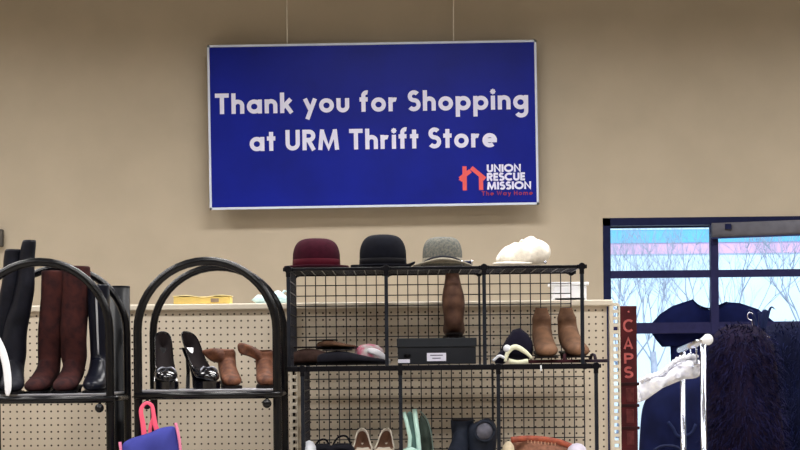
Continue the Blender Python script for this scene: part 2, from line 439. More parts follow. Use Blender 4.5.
# ---------------------------------------------------------------- CAPS sign board
cp = W(627.5, 306, 6.25)
cps = thing('caps_sign', 'narrow upright red-brown board lettered CAPS at the end of the pegboard', 'sign', (cp.x, 6.25, 0))
rb = mat('red_brown_wood', (80, 30, 35), .6, c2=(58, 24, 30), scale=14, bump=.1)
MB().box((0, 0, cp.z/2), (.068, .02, cp.z)).build('board', rb, cps, smooth=False, bevel=.002)
pk = mat('faded_pink_paint', (176, 88, 88), .7, noise=.2, scale=60)
uc = 6.25/F
for ch, y0, y1 in (('C', 319, 332.5), ('A', 337, 349), ('P', 353, 363.5), ('S', 366.5, 378)):
    hh = (y1-y0)*uc; zb = W(627, y1, 6.25).z
    text(ch, .038, hh, lambda x, y, zb=zb: Vector((-.019+x, -.0125, zb+y)), Vector((0, .003, 0)), lambda m_: m_.build('letter', pk, cps, smooth=False), sw=.17)
MB().ball((.002, -.012, W(627, 312, 6.25).z), .004, 8, 6).build('nail', pk, cps)
for py in (395, 416, 438):
    zb = W(627, py, 6.25).z
    MB().box((.004, -.011, zb), (.03, .004, .055)).build('plaque', mat('worn_plaque', (84, 40, 42), .7, noise=.3, scale=50), cps, smooth=False, bevel=.003)
for py in (384, 405.5, 428):
    zb = W(627, py, 6.25).z
    MB().box((0, -.011, zb), (.082, .006, .012)).build('batten', mat('dark_batten', (44, 20, 24), .6, noise=.2), cps, smooth=False, bevel=.002)

# ---------------------------------------------------------------- arch racks
YF, YR = 5.37, 5.71
def arch_path(cxw, Rr, ztop, Y, zb=0.02):
    pts = [(cxw-Rr, Y, zb), (cxw-Rr, Y, .6), (cxw-Rr, Y, ztop-Rr-.25)]
    n = 22; zc = ztop-Rr
    pts += [(cxw-Rr*math.cos(math.pi*k/n), Y, zc+Rr*math.sin(math.pi*k/n)) for k in range(n+1)]
    pts += [(cxw+Rr, Y, ztop-Rr-.25), (cxw+Rr, Y, .6), (cxw+Rr, Y, zb)]
    return pts
def arch_rack(cpx, pytop, label, pyshelf):
    c = W(cpx, 330, YF); Rr = 69.5*YF/F
    zt_ = W(cpx, pytop+4, YF).z
    zs = W(cpx, pyshelf, YF).z
    t = thing('arched_rack', label, 'shoe rack', (c.x, (YF+YR)/2, 0), group='arched black tube racks')
    o = Vector(t.location)
    MB().tube(arch_path(c.x, Rr, zt_, YF), .0145, 12).build('front_arch', M['black'], t, o)
    MB().tube(arch_path(c.x, Rr, zt_, YR), .0135, 12).build('rear_arch', M['black'], t, o)
    for k, z in enumerate((zs, zs-.42, zs-.84)):
        MB().box((c.x, (YF+YR)/2, z-.002), (2*Rr-.02, YR-YF, .008)).build('shelf', M['steel'], t, o, smooth=False, bevel=.002)
        for Y in (YF-.008, YR):
            rl = MB().tube([(c.x-Rr-.012, Y, z-.018), (c.x+Rr+.012, Y, z-.018)], .0125, 12).build('shelf_rail', M['black'], t, o)
        for s in (-1, 1):
            MB().tube([(c.x+s*(Rr), YF, z-.018), (c.x+s*(Rr), YR, z-.018)], .009, 10).build('side_rail', M['black'], t, o)
            mbk = MB().ball((c.x+s*(Rr-.033), YF-.02, z-.047), .0155)
            mbk.tube([(c.x+s*(Rr-.033), YF-.015, z-.035), (c.x+s*(Rr-.033), YF-.012, z-.015)], .005, 8).build('knob', M['black'], t, o)
    for s in (-1, 1):
        for Y in (YF, YR):
            MB().lathe([(.001, 0), (.02, 0), (.02, .02), (.015, .026), (.001, .026)], 12, c=(c.x+s*Rr, Y, 0)).build('foot', M['clip'], t, o)
    return t, c.x, Rr, zs+.002
rA = arch_rack(40, 258, 'arched black tube rack at the left edge holding tall boots', 394.5)
rB = arch_rack(207, 257, 'arched black tube rack in the middle holding pumps and brown booties', 390)
pp = W(120, 330, 5.83)
pst = thing('black_post', 'thick flat-topped black post between the two arched racks', 'post', (pp.x, 5.83, 0))
zt_ = W(120, 286, 5.83).z
MB().tube([(0, 0, 0), (0, 0, zt_-.004)], .037, 24).build('shaft', M['post_black'], pst)
MB().lathe([(.001, zt_-.006), (.0375, zt_-.006), (.038, zt_-.002), (.034, zt_), (.001, zt_)], 24).build('cap', M['clip'], pst)
MB().lathe([(.001, 0), (.08, 0), (.08, .012), (.05, .02), (.001, .02)], 24).build('base', M['clip'], pst)

# ---------------------------------------------------------------- wire cube shelf
YC0, YC1 = 5.64, 5.99; Q = .345
ztop = W(436, 268, YC0).z; zmid = W(445, 367.5, YC0).z
LV = [(ztop, zmid)]; z = zmid
while z > .1: LV.append((z, max(0, z-Q))); z -= Q
cxA = W(435.5, 320, YC0).x; cxB = W(449.5, 400, YC0).x
cube = thing('wire_cube_shelf', 'black wire grid cube shelving holding hats and shoes', 'shelf', (cxA, (YC0+YC1)/2, 0))
co = Vector(cube.location)
def panel_mesh(w, hgt, n=9, r=.0019):
    mb = MB(); f = .0042
    for s in (-1, 1):
        mb.box((s*w/2, 0, 0), (f, f, hgt)); mb.box((0, 0, s*hgt/2), (w, f, f))
    for k in range(1, n):
        mb.box((-w/2+w*k/n, 0, 0), (2*r, 2*r, hgt)); mb.box((0, 0, -hgt/2+hgt*k/n), (w, 2*r, 2*r))
    return mb
Q3 = Q-.004
proto_p = panel_mesh(Q3, Q3).build('grid_panel', M['wire'], cube, smooth=False)
first = [True]
def put_panel(loc, rot, sc_=(1, 1, 1)):
    o = proto_p if first[0] else proto_p.copy()
    if not first[0]: col.objects.link(o); o.parent = cube
    first[0] = False
    o.location = Vector(loc)-co; o.rotation_euler = rot; o.scale = sc_
xs_of = lambda cx: [cx+Q*1.0*(k-1.5) for k in range(4)]
for i, (za, zb) in enumerate(LV):
    cx = cxA if i == 0 else cxB
    xs = xs_of(cx); hz = (za-zb)
    for k in range(3): put_panel(((xs[k]+xs[k+1])/2, YC1, (za+zb)/2), (0, 0, 0), (1, 1, hz/Q))
    for k in range(1): put_panel((xs[k]+.004, (YC0+YC1)/2, (za+zb)/2), (0, 0, R(90)), (1, 1, hz/Q))
    for k in range(3):
        put_panel(((xs[k]+xs[k+1])/2, (YC0+YC1)/2, za), (R(90), 0, 0))
    # thicker front posts and shelf edge bars
    pz = MB()
    for k in range(4):
        MB().box((xs[k], YC0, (za+zb)/2), (.013, .012, hz-.01)).build('corner_post', M['post'], cube, co, smooth=False, bevel=.002)
    x_a, x_b = (xs[0]-.006, xs[3]+.006)
    if i == 1: x_a = xs_of(cxA)[0]-.008
    for Y in (YC0, YC1):
        MB().box(((x_a+x_b)/2, Y, za), (x_b-x_a, .014, .011 if i == 0 else .019)).build('edge_bar', M['clip'], cube, co, smooth=False, bevel=.002)
    for k in range(4):
        for Y in (YC0, YC1):
            m_ = MB()
            m_.tube([(xs[k], Y-.01, za), (xs[k], Y+.01, za)], .0135, 12)
            m_.box((xs[k], Y, za), (.036, .014, .014))
            if Y == YC0: m_.box((xs[k], Y, za-.012), (.016, .014, .03))
            m_.build('connector', M['clip'], cube, co, smooth=False, bevel=.002)
for k, x in enumerate(xs_of(cxB)):
    for Y in (YC0, YC1): MB().tube([(x, Y, 0), (x, Y, .02)], .017, 10).build('foot', M['clip'], cube, co)
ZT, ZM, ZL = ztop+.009, zmid+.012, LV[2][0]+.012

# ---------------------------------------------------------------- hats
def hat(name, label, px, Y, cw, ch, bwid, m, bandm, crown_sq=.5, brimf=None, band=True, rot=0):
    c = W(px, 268, Y); t = thing(name, label, 'hat', (c.x, Y, ZT+.002), group='hats along the top of the wire cubes'); t.rotation_euler = (0, 0, rot)
    r = cw/2; prof = []
    prof.append((r*1.0, .008))
    for k in range(13):
        a = k/12*math.pi/2
        prof.append((max(.001, r*math.cos(a)**crown_sq*(1 if k else 1)), .008+ch*.35+(ch*.65)*math.sin(a)))
    MB().lathe(prof, 36, 1, 1.12).build('crown', m, t)
    bp = [(r*.98, .012), (r*1.1, .008), (r*1.02+(bwid/2-r)*.6, .007), (bwid/2, .010), (bwid/2, .004), (r*1.1, .0), (r*.9, .0)]
    f = brimf or (lambda p: Vector((p.x, p.y, p.z+.10*max(0, abs(p.x)-r)**1.3)))
    MB().lathe(bp, 48, 1, 1.15, f).build('brim', bandm if name == 'cloche_hat' else m, t)
    if band:
        MB().lathe([(r*1.0, .012), (r*1.015, .014), (r*1.01, .034), (r*.99, .036)], 36, 1, 1.12).build('hat_band', bandm, t)
    return t
mar = mat('maroon_felt', (52, 11, 27), .9, noise=.15, scale=60)
hat('bowler_hat', 'maroon felt bowler hat, leftmost on the wire cube shelf', 316.5, 5.83, .172, .104, .236, mar, mat('maroon_band', (72, 11, 28), .7, noise=.1))
blk = mat('black_felt', (14, 16, 25), .9, noise=.15, scale=60)
hat('bowler_hat', 'black felt bowler hat between the maroon hat and the grey tweed hat', 383, 5.83, .170, .115, .236, blk, mat('black_band', (12, 12, 18), .6, noise=.1),
    brimf=lambda p: Vector((p.x, p.y, p.z+(.9*max(0, p.x-.085)**1.2 if p.x > 0 else .1*max(0, -p.x-.085)))))
twd = mat('grey_tweed', (120, 118, 108), .95, c2=(84, 88, 88), scale=130, bump=.4)
def tbrim(p):
    r0 = math.hypot(p.x, p.y/1.15); k = max(0, r0-.075)
    return Vector((p.x, p.y, p.z+.018-.018*min(1, abs(p.x)/.10)**1.5 - .10*k + .004))
hat('cloche_hat', 'grey tweed cloche hat with a wavy turned brim', 442.5, 5.83, .145, .104, .215, twd, mat('pale_tweed', (150, 144, 130), .95, noise=.15, scale=130), crown_sq=.42, brimf=tbrim)
ob = bpy.data.objects['cloche_hat']
MB().tube([(.083*math.sin(a), -.083*1.12*math.cos(a)*1.02, .036-.028*(abs(a)/1.2)**2) for a in [R(-68)+R(136)*k/16 for k in range(17)]], .0035, 8).build('ribbon', mat('dark_ribbon', (50, 52, 60), .7, noise=.1), ob)
MB().box((.088, -.03, .017), (.030, .012, .014)).build('buckle', mat('dark_buckle', (20, 24, 50), .2), ob, smooth=False, bevel=.003)
for dx_ in (-.018, .018):
    MB().box((.088+dx_, -.03, .017), (.006, .014, .016)).build('buckle_end', M['chrome'], ob, smooth=False, bevel=.002)
# white knitted cap
cc = W(522, 268, 5.83)
wc = thing('knit_cap', 'slouchy cream white knitted newsboy cap, rightmost hat on the shelf', 'hat', (cc.x, 5.83, ZT+.002), group='hats along the top of the wire cubes')
cm = mat('cream_knit', (238, 232, 220), .95, noise=.08, scale=70, bump=.6)
def cwp(p):
    a = math.atan2(p.y, p.x); r0 = math.hypot(p.x, p.y)
    z = p.z*(1+.12*math.sin(a*7+1)*min(1, r0/.05)) * (1+.14*math.sin((p.x+.03)*28)+.12*math.sin(p.x*95+p.y*40))
    x = p.x*(1.08+.06*math.sin(a*9))
    return Vector((x+.006, p.y, z + max(0, p.x)*.14))
MB().lathe([(.001, 0), (.06, 0), (.082, .012), (.094, .034), (.088, .056), (.066, .074), (.036, .085), (.014, .086), (.001, .087)], 40, 1, .85, cwp).build('crown', cm, wc, sub=1)
MB().tube(bez([(-.105, -.01, .012), (-.088, -.062, .010), (-.03, -.092, .009), (.03, -.09, .009)], 6), [.004+.012*math.sin(math.pi*min(1, k/18)) for k in range(19)], 10, flat=.4).build('visor', cm, wc)
MB().ball((.002, 0, .093), .009, 12, 8).build('button', cm, wc)
MB().ball((.078, -.072, .012), .006, 10, 8).build('brooch', M['chrome'], wc)

# ---------------------------------------------------------------- shoes
def sstep(a, b, x):
    t = max(0, min(1, (x-a)/(b-a))); return t*t*(3-2*t)
def rise(y, hh, plat=0): return plat+hh*max(0, min(1, (y+.12)/.13))**1.15
def outline_w(y, L=1.0):
    pts = [(.048, .004), (.044, .018), (.03, .027), (0, .030), (-.05, .027), (-.10, .037), (-.14, .041), (-.17, .036), (-.19, .024), (-.203, .006)]
    for (a, wa), (b, wb_) in zip(pts, pts[1:]):
        if b <= y <= a: t = (a-y)/(a-b); return wa+(wb_-wa)*t
    return .004
def add_sole(t, hh, plat, msole, kw=1, heel_r=.02, block=True, warp=None):
    ys = [.048-.251*k/20 for k in range(21)]
    rings = []
    for y in ys:
        w = outline_w(y)*kw*1.03; zt_2 = rise(y, hh, plat)+.002; zb_ = zt_2-.007 if y > -.1 else 0+max(0, (zt_2-.007-plat))
        if y <= -.1 and plat == 0: zb_ = max(0, zt_2-.007)
        rings.append([Vector((-w, y, zt_2)), Vector((w, y, zt_2)), Vector((w, y, zb_)), Vector((-w, y, zb_))])
    mb = MB().loft(rings)
    if warp: mb.v = [warp(v) for v in mb.v]
    mb.build('sole', msole, t, smooth=False)
    if hh > .01:
        a = heel_r
        top = rise(.022-heel_r*1.25, hh, plat)
        prof = [(a*.55 if not block else a*.9, 0), (a*.5 if not block else a*.88, top*.4), (a*.8 if not block else a, top*.8), (a*1.25, top+.001)]
        mb = MB()
        mb.loft([[Vector((r*math.cos(6.283*k/14), .022+(.012 if not block else .0)*(1-zz_/top)+r*math.sin(6.283*k/14), zz_)) for k in range(14)] for r, zz_ in prof])
        if warp: mb.v = [warp(v) for v in mb.v]
        mb.build('heel', msole, t)
def boot(name, label, loc, rz, H, m, msole, hh=.02, plat=.006, top=(.05, .058), ank=(.037, .045), group=None, warp=None, cuff=None, s=1, lining=True, wr=.0, zipper=None):
    t = thing(name, label, 'boot' if H > .2 else 'bootie', loc, rz, group); t.scale = (s, s, s)
    spine = []
    n = 9
    for k in range(n+1):
        f_ = k/n; z = H-(H-.115)*f_
        hx = top[0]+(ank[0]-top[0])*sstep(0, 1, f_); hn = top[1]+(ank[1]-top[1])*sstep(0, 1, f_)
        wob = 1+wr*math.sin(f_*23+H*9)
        spine.append((.0, z, hx*wob, hn*wob, 0))
    spine += [(-.002, .092, ank[0]*.97, ank[1]*1.05, 12), (-.008, .07, .036, .056, 30), (-.018, .055, .035, .062, 48), (-.05, .045, .035, .047, 66), (-.085, .035, .038, .036, 80),
              (-.125, .026, .041, .027, 88), (-.155, .022, .038, .023, 90), (-.18, .019, .030, .018, 90), (-.197, .016, .016, .012, 90), (-.202, .015, .003, .004, 90), (-.2022, .015, .0002, .0002, 90)]
    rings = []
    for cy, cz, hx, hn, tl in spine:
        ring = []
        for k in range(20):
            ph = 2*math.pi*k/20; nx = hx*math.cos(ph); nn = hn*math.sin(ph)
            y = cy+nn*math.cos(R(tl)); z = cz-nn*math.sin(R(tl))
            if cz < .10: z = max(z, .002)
            y = min(y, .052) if cz < .12 else y
            lift = rise(y, hh, plat)*(1-sstep(.14, .2, cz)) + (hh+plat)*sstep(.14, .2, cz)
            ring.append(Vector((nx, y, z+lift)))
        rings.append(ring)
    full = [[warp(p) for p in q] for q in rings] if warp else rings
    ub = MB().loft(full, cap=False)
    ub.build('upper', m, t, sub=1, solid=.003)
    if lining:
        q = full[0]; c = sum(q, Vector())/len(q)
        q1 = full[1]; c1 = sum(q1, Vector())/len(q1)
        inn = [[c+(p-c)*.93 for p in q], [c1+(p-c1)*.88 for p in q1]]
        MB().loft(inn).build('lining', M['dark'], t)
    add_sole(t, hh, plat, msole, warp=None, block=True, heel_r=.024)
    if cuff:
        q = full[0]; c = sum(q, Vector())/len(q); dn = (sum(full[1], Vector())/20-c)*.5
        MB().loft([[c+(p-c)*1.03 for p in q], [c+(p-c)*1.05+dn for p in q]], cap=False).build('cuff', cuff, t, solid=.003)
    if zipper:
        MB().tube([full[i][k_]+Vector((0, 0, 0)) for i in range(1, 10) for k_ in (15,)], .004, 6).build('seam', zipper, t)
    return t

def pump(name, label, loc, rz, m, lin, msole, hh=.11, plat=.02, group=None, s=1, bow=None, slender=True, rx=0, closed_at=-.11, topline=None, narrow=0):
    t = thing(name, label, 'shoe', loc, rz, group); t.scale = (s, s, s); t.rotation_euler = (rx, 0, rz)
    st = [(.050, .0, .114), (.048, .010, .113), (.040, .020, .103), (.02, .028, .086), (-.01, .031, .07), (-.04, .030, .055), (-.07, .032, .048), (-.095, .036, .047),
          (-.115, .039, .052), (-.14, .040, .046), (-.165, .036, .040), (-.185, .026, .034), (-.198, .014, .026), (-.203, .002, .018)]
    def rings(k, dz, dy=0):
        out = []
        for y, w, hg in st:
            w = w*(1-narrow*sstep(-.08, .03, y))
            A = R(95+85*sstep(closed_at+.03, closed_at-.02, y)); q = []
            for j in range(17):
                a = -A+2*A*j/16
                q.append(Vector((w*k*math.sin(a) if abs(a) < math.pi/2 else w*k*math.sin(a)**1 if False else w*k*math.copysign(abs(math.sin(a))**.8, a), y+(dy if y > 0 else 0), dz+rise(y, hh, plat)+hg*(1-math.cos(a))/2)))
            out.append(q)
        return out
    MB().loft(rings(1, 0), closed=False).build('upper', m, t, sub=1, solid=.002, weld=True)
    MB().loft([r_[1:16] for r_ in rings(.93, .003, -.004)][0:10], closed=False).build('insole', lin, t, sub=1, weld=True)
    if topline:
        rr = rings(1.01, .001)[:8]
        MB().tube([r_[0] for r_ in rr][::-1]+[r_[-1] for r_ in rr], .0028, 6).build('topline', topline, t)
    ys = [.048-.251*k/20 for k in range(21)]
    add_sole(t, hh, plat, msole, block=not slender, heel_r=.013 if slender else .02)
    if bow: bow(t, hh, plat)
    return t

# arched rack, left: tall boots
_, ax, aR, aZ = rA
def onA(px): return W(px, 385, 5.55).x
lb_ = mat('black_leather', (18, 20, 30), .28, noise=.15, scale=25, bump=.1)
lb2 = mat('dull_black_leather', (18, 19, 28), .55, noise=.25, scale=25, bump=.5)
blks = mat('black_rubber', (12, 12, 16), .5, noise=.1)
sued = mat('brown_suede', (66, 35, 33), .95, c2=(42, 25, 27), scale=28, bump=.5)
def Ws(pts, Y): return [W(px, py, Y) for px, py in pts]
def leanw(kx, ky=0, z0=.1, amp=.0): return lambda p: Vector((p.x+kx*max(0, p.z-z0)+amp*math.sin(p.z*22), p.y+ky*max(0, p.z-z0)+amp*.6*math.sin(p.z*31), p.z))
g1 = 'tall black slouching boots'
boot('tall_boot', 'black tall boot leaning at the left edge, partly out of frame', (onA(-2), 5.59, aZ), R(-10), .475, lb2, blks, warp=leanw(.15, 0, .1, .006), top=(.032, .036), ank=(.042, .048), wr=.06)
boot('tall_boot', 'black crinkled tall boot tilting right, left of the brown suede boots', (onA(12), 5.55, aZ), R(12), .505, lb2, blks, warp=leanw(.16, 0, .1, .006), top=(.024, .034), ank=(.042, .048), wr=.06)
boot('tall_boot', 'brown suede tall boot, the left one of the suede pair', (onA(46), 5.60, aZ), R(-6), .40, sued, blks, warp=leanw(.07, 0, .1, .004), top=(.044, .052), ank=(.038, .046), wr=.03, group=None)
boot('tall_boot', 'brown suede tall boot, the right one of the suede pair', (onA(71), 5.60, aZ), R(-2), .415, sued, blks, warp=leanw(.03, 0, .1, .003), top=(.051, .056), ank=(.044, .05), wr=.03)
boot('tall_boot', 'glossy black tall boot standing right of the brown suede pair', (onA(98), 5.60, aZ), R(2), .35, lb_, blks, warp=leanw(-.02), top=(.038, .05), ank=(.033, .042), zipper=mat('pale_zip', (190, 195, 205), .3, metal=.5))

# arched rack, middle: pumps and booties
_, bx_, bR, bZ = rB
def onB(px, Y=5.58): return W(px, 388, Y).x
pat = mat('black_patent', (10, 11, 18), .12, noise=.05, spec=.7)
silv = mat('silvery_lining', (150, 150, 158), .5, noise=.15)
def pbow(t, hh, plat):
    mb = MB()
    for s in (-1, 1): mb.tube(bez([(0, -.135, plat+.047), (s*.018, -.15, plat+.05), (s*.03, -.155, plat+.036), (s*.014, -.15, plat+.034), (0, -.14, plat+.042)], 4), .004, 6)
    mb.build('buckle', mat('dull_silver', (120, 122, 132), .35, metal=.8), t)
pump('pump', 'black patent high heel pump, left of the pair, seen toe first', (onB(163), 5.60, bZ), R(12), pat, M['dark'], pat, .118, .024, bow=pbow, s=1)
pump('pump', 'black patent high heel pump turned sideways showing its thin heel', (onB(190), 5.62, bZ), R(30), pat, M['dark'], pat, .118, .024, bow=pbow, s=1)
btn = mat('brown_leather', (112, 72, 52), .6, c2=(74, 46, 36), scale=30, bump=.4)
def flop(sx_, z0, k=1.6, dr=1.0):
    def f(p):
        d = max(0, p.z-z0)
        return Vector((p.x+sx_*k*d, p.y, p.z-dr*.45*d))
    return f
darksole = mat('dark_sole', (22, 17, 18), .5, noise=.1)
for px_, rz_, lab, out, hX in (
    (226, 14, 'brown leather bootie with its shaft folded left toward the pumps', [(200, 350.5), (206, 348.5), (216, 347.5), (227, 349), (234, 348.5), (235, 353), (232, 360), (229, 367), (222, 368), (219, 363), (212, 362.5), (205, 357)], .13),
    (264, 8, 'brown leather bootie flopped left, rightmost on the arched rack', [(236, 344), (240, 341.5), (249, 344), (259, 349), (266, 355), (271, 364), (273, 372), (264, 372), (258, 361), (248, 356), (238, 354)], .125)):
    t = boot('ankle_bootie', lab, (onB(px_), 5.61, bZ), R(rz_), hX, btn, darksole, hh=.02, plat=.01, top=(.030, .036), ank=(.036, .04), s=.86, lining=False, warp=leanw(.0))
    o_ = Vector(t.location); Yb = 5.60
    pm = MB().pillow(smooth_outline(Ws(out, Yb), 2), .028, fold=lambda v: .3*math.sin(v.x*90+v.z*60))
    rot = Matrix.Rotation(-R(rz_), 3, 'Z'); pm.v = [rot @ (v-o_)/.86 for v in pm.v]
    pm.build('folded_shaft', btn, t, sub=1)
# cube shelf, middle level
def cuX(px, Y=5.8, py=365): return W(px, py, Y).x
def dup(px): pass
brn = mat('dark_brown_suede', (62, 46, 42), .95, noise=.3, scale=40, bump=.4)
blkf = mat('black_cloth', (24, 24, 32), .8, noise=.2, scale=40)
def flat_shoe(label, x, y, z, rz, m, L=.25, hgt=.04, name='flat_shoe', tilt=0, cat='shoe'):
    t = thing(name, label, cat, (x, y, z)); t.rotation_euler = (0, tilt, rz)
    rings = []
    for k in range(15):
        f_ = k/14; yy = -L/2+L*f_
        w = .042*math.sin(math.pi*min(1, max(.03, f_*.93+.05)))**.55*(1.05-.2*f_); hh_ = hgt*(.45+.55*sstep(.1, .8, f_))*math.sin(math.pi*max(.05, min(.95, f_*.9+.05)))**.3
        rings.append([Vector((w*math.copysign(abs(math.cos(a))**.7, math.cos(a)), yy, hh_/2+hh_/2*math.copysign(abs(math.sin(a))**.8, math.sin(a))+.006)) for a in [2*math.pi*j/16 for j in range(16)]])
    MB().loft(rings).build('upper', m, t, sub=1)
    MB().loft([[Vector((q.x*1.05, q.y, .0 if i in (0,) else .0)) for i, q in enumerate(r_)] for r_ in rings][:1] + [[Vector((q.x*1.05, q.y, (.008 if q.z > hgt*.3 else 0))) for q in r_] for r_ in rings]).build('sole', blks, t, smooth=False)
    op = MB().lathe([(.001, 0), (.027, 0), (.03, .003), (.026, .005)], 20, 1, 1.9, c=(0, .05, hgt*1.0+.002)).build('opening', M['dark'], t)
    return t
flat_shoe('dark brown suede flat shoe lying at the left of the middle shelf', cuX(321), 5.80, ZM, R(75), brn, .235, .062)
flat_shoe('black flat shoe lying lowest, under the pink cap', cuX(352), 5.73, ZM, R(96), blkf, .25, .05)
flat_shoe('brown suede slipper on top of the dark shoe pile', cuX(336), 5.83, ZM+.058, R(72), mat('mid_brown_suede', (84, 60, 46), .95, noise=.3, scale=40), .15, .03, name='slipper')
pc = thing('floral_cap', 'small pink and white patterned cap behind the black flat shoe', 'cap', (cuX(369), 5.85, ZM+.002))
pkm = mat('pink_floral_cloth', (178, 84, 112), .9, c2=(176, 176, 174), scale=45)
MB().lathe([(.055, 0), (.057, .03), (.05, .055), (.032, .07), (.001, .076)], 24, 1, 1).build('crown', pkm, pc)
MB().tube(bez([(-.005, -.06, .052), (.03, -.075, .042), (.06, -.06, .018), (.075, -.03, .005)], 5), [.006, .009, .011, .012, .012, .012, .012, .012, .012, .012, .012, .011, .010, .009, .008, .006], 8, flat=.4).build('trim_band', mat('white_trim', (224, 224, 232), .8), pc)

# shoe box
x0, x1 = cuX(397, 5.68), cuX(477, 5.68); zb1 = W(436, 338, 5.68).z
hb = zb1-ZM
sb = thing('shoe_box', 'dark grey lidded shoe box with white labels', 'box', ((x0+x1)/2, 5.78, ZM))
sbm = mat('charcoal_card', (30, 32, 37), .6, noise=.1, scale=15)
MB().box((0, 0, hb*.35), (x1-x0-.006, .18, hb*.7)).build('box_body', sbm, sb, smooth=False, bevel=.002)
MB().box((0, 0, hb*.83), (x1-x0, .188, hb*.34)).build('lid', mat('charcoal_lid', (34, 37, 42), .55, noise=.1, scale=15), sb, smooth=False, bevel=.002)
lbm = mat('white_label', (205, 205, 222), .6, noise=.03); ink = mat('label_ink', (70, 70, 90), .6)
l1 = MB().box((W(436.5, 357, 5.69).x-(x0+x1)/2, -.0915, W(436, 357, 5.69).z-ZM), (.068, .003, .029)).build('label', lbm, sb, smooth=False)
mb = MB()
for k, w in ((0, .045), (1, .03)): mb.box((W(436.5, 357, 5.69).x-(x0+x1)/2, -.0935, W(436, 355.2+k*3, 5.69).z-ZM), (w, .001, .003))
mb.build('print', ink, l1, smooth=False)
MB().box((W(404, 364, 5.69).x-(x0+x1)/2, -.0915, .012), (.042, .003, .013)).build('label', lbm, sb, smooth=False)
MB().tube([(-.115, -.093, .03), (-.105, -.098, .034), (-.095, -.093, .03)], .006, 8, flat=.5).build('finger_tab', blks, sb)

tan = mat('tan_leather', (98, 72, 60), .6, c2=(70, 50, 44), scale=25, bump=.35)
boot('tall_bootie', 'slim brown bootie standing on the grey shoe box', (cuX(454, 5.8, 338), 5.80, ZM+hb+.001), R(178), .217, tan, darksole, hh=.012, plat=.005, top=(.024, .03), ank=(.041, .045), wr=.02, warp=leanw(.03), s=1.0)
# black and white trainers
sn = thing('sneaker', 'black and white high-top sneaker tipped over beside the tan booties', 'shoe', (cuX(514), 5.72, ZM))
def Ws(pts, Y): return [W(px, py, Y) for px, py in pts]
so_ = Vector(sn.location)
blk2 = mat('black_canvas', (22, 20, 36), .85, noise=.15, scale=50)
yel = mat('pale_yellow_rubber', (226, 226, 200), .6, noise=.06); wh2 = mat('white_rubber', (222, 226, 236), .5, noise=.05)
MB().pillow(smooth_outline(Ws([(503, 344), (516, 325), (532, 337), (534, 355), (526, 361), (512, 360), (500, 352)], 5.75), 1), .045).build('upper', blk2, sn, so_)
MB().pillow(smooth_outline(Ws([(494, 364), (496, 355), (504, 348), (510, 352), (507, 362), (500, 366)], 5.72), 2), .03).build('toe_panel', blk2, sn, so_)
MB().tube(bez(Ws([(505, 362), (508, 352), (515, 347), (524, 351), (532, 358)], 5.68), 6), [.005+.005*math.sin(math.pi*k/24) for k in range(25)], 10).build('sole_edge', yel, sn, so_)
MB().tube(bez(Ws([(509, 361), (518, 362.5), (528, 361)], 5.67), 6), [.009]*13, 10).build('toe_cap', yel, sn, so_)
MB().ball(W(507, 348.5, 5.68), .014, 12, 8).build('ankle_patch', wh2, sn, so_)
MB().tube(bez(Ws([(493, 361), (499, 356), (505, 358)], 5.68), 5), .005, 8).build('lace', wh2, sn, so_)
# tan booties pair
tan2 = mat('tan_suede', (114, 84, 64), .8, c2=(80, 58, 46), scale=18, bump=.4)
boot('tan_bootie', 'tan suede bootie, left of the pair on the right wire cube', (cuX(543), 5.84, ZM+.018), R(2), .162, tan2, darksole, hh=.02, plat=.004, top=(.021, .026), ank=(.034, .04), wr=.03)
boot('tan_bootie', 'tan suede bootie, right of the pair, toe turned outward', (cuX(569), 5.84, ZM+.018), R(9), .162, tan2, darksole, hh=.02, plat=.004, top=(.021, .026), ank=(.034, .04), wr=.03, warp=leanw(-.05))
for k, (px, lab, a) in enumerate(((549, 'dark maroon sandal lying under the left tan bootie', 80), (577, 'dark brown sandal lying under the right tan bootie', 98))):
    t = thing('sandal', lab, 'sandal', (cuX(px), 5.72, ZM)); t.rotation_euler = (0, 0, R(a))
    mm = mat('maroon_leather', (58, 26, 34), .5, noise=.2) if k == 0 else mat('deep_brown_leather', (44, 34, 44), .5, noise=.2)
    MB().loft([[Vector((w, y, .012)), Vector((-w, y, .012)), Vector((-w, y, 0)), Vector((w, y, 0))] for y, w in ((-.1, .02), (-.085, .034), (-.05, .04), (0, .034), (.06, .03), (.085, .025), (.1, .012))]).build('sole', mm, t, bevel=.002)
    MB().tube(bez([(-.036, -.05, .01), (-.02, -.05, .026), (.02, -.05, .026), (.036, -.05, .01)], 5), .006, 8).build('strap', mm, t)
# tags hanging below
for px, py, nm in ((533, 369, 'white price tag on the shelf edge under the sneaker'),):
    t = thing('price_tag', nm, 'tag', W(541, 368, 5.62))
    MB().box((0, 0, 0), (.005, .002, .02)).build('card', M['white'], t, smooth=False)

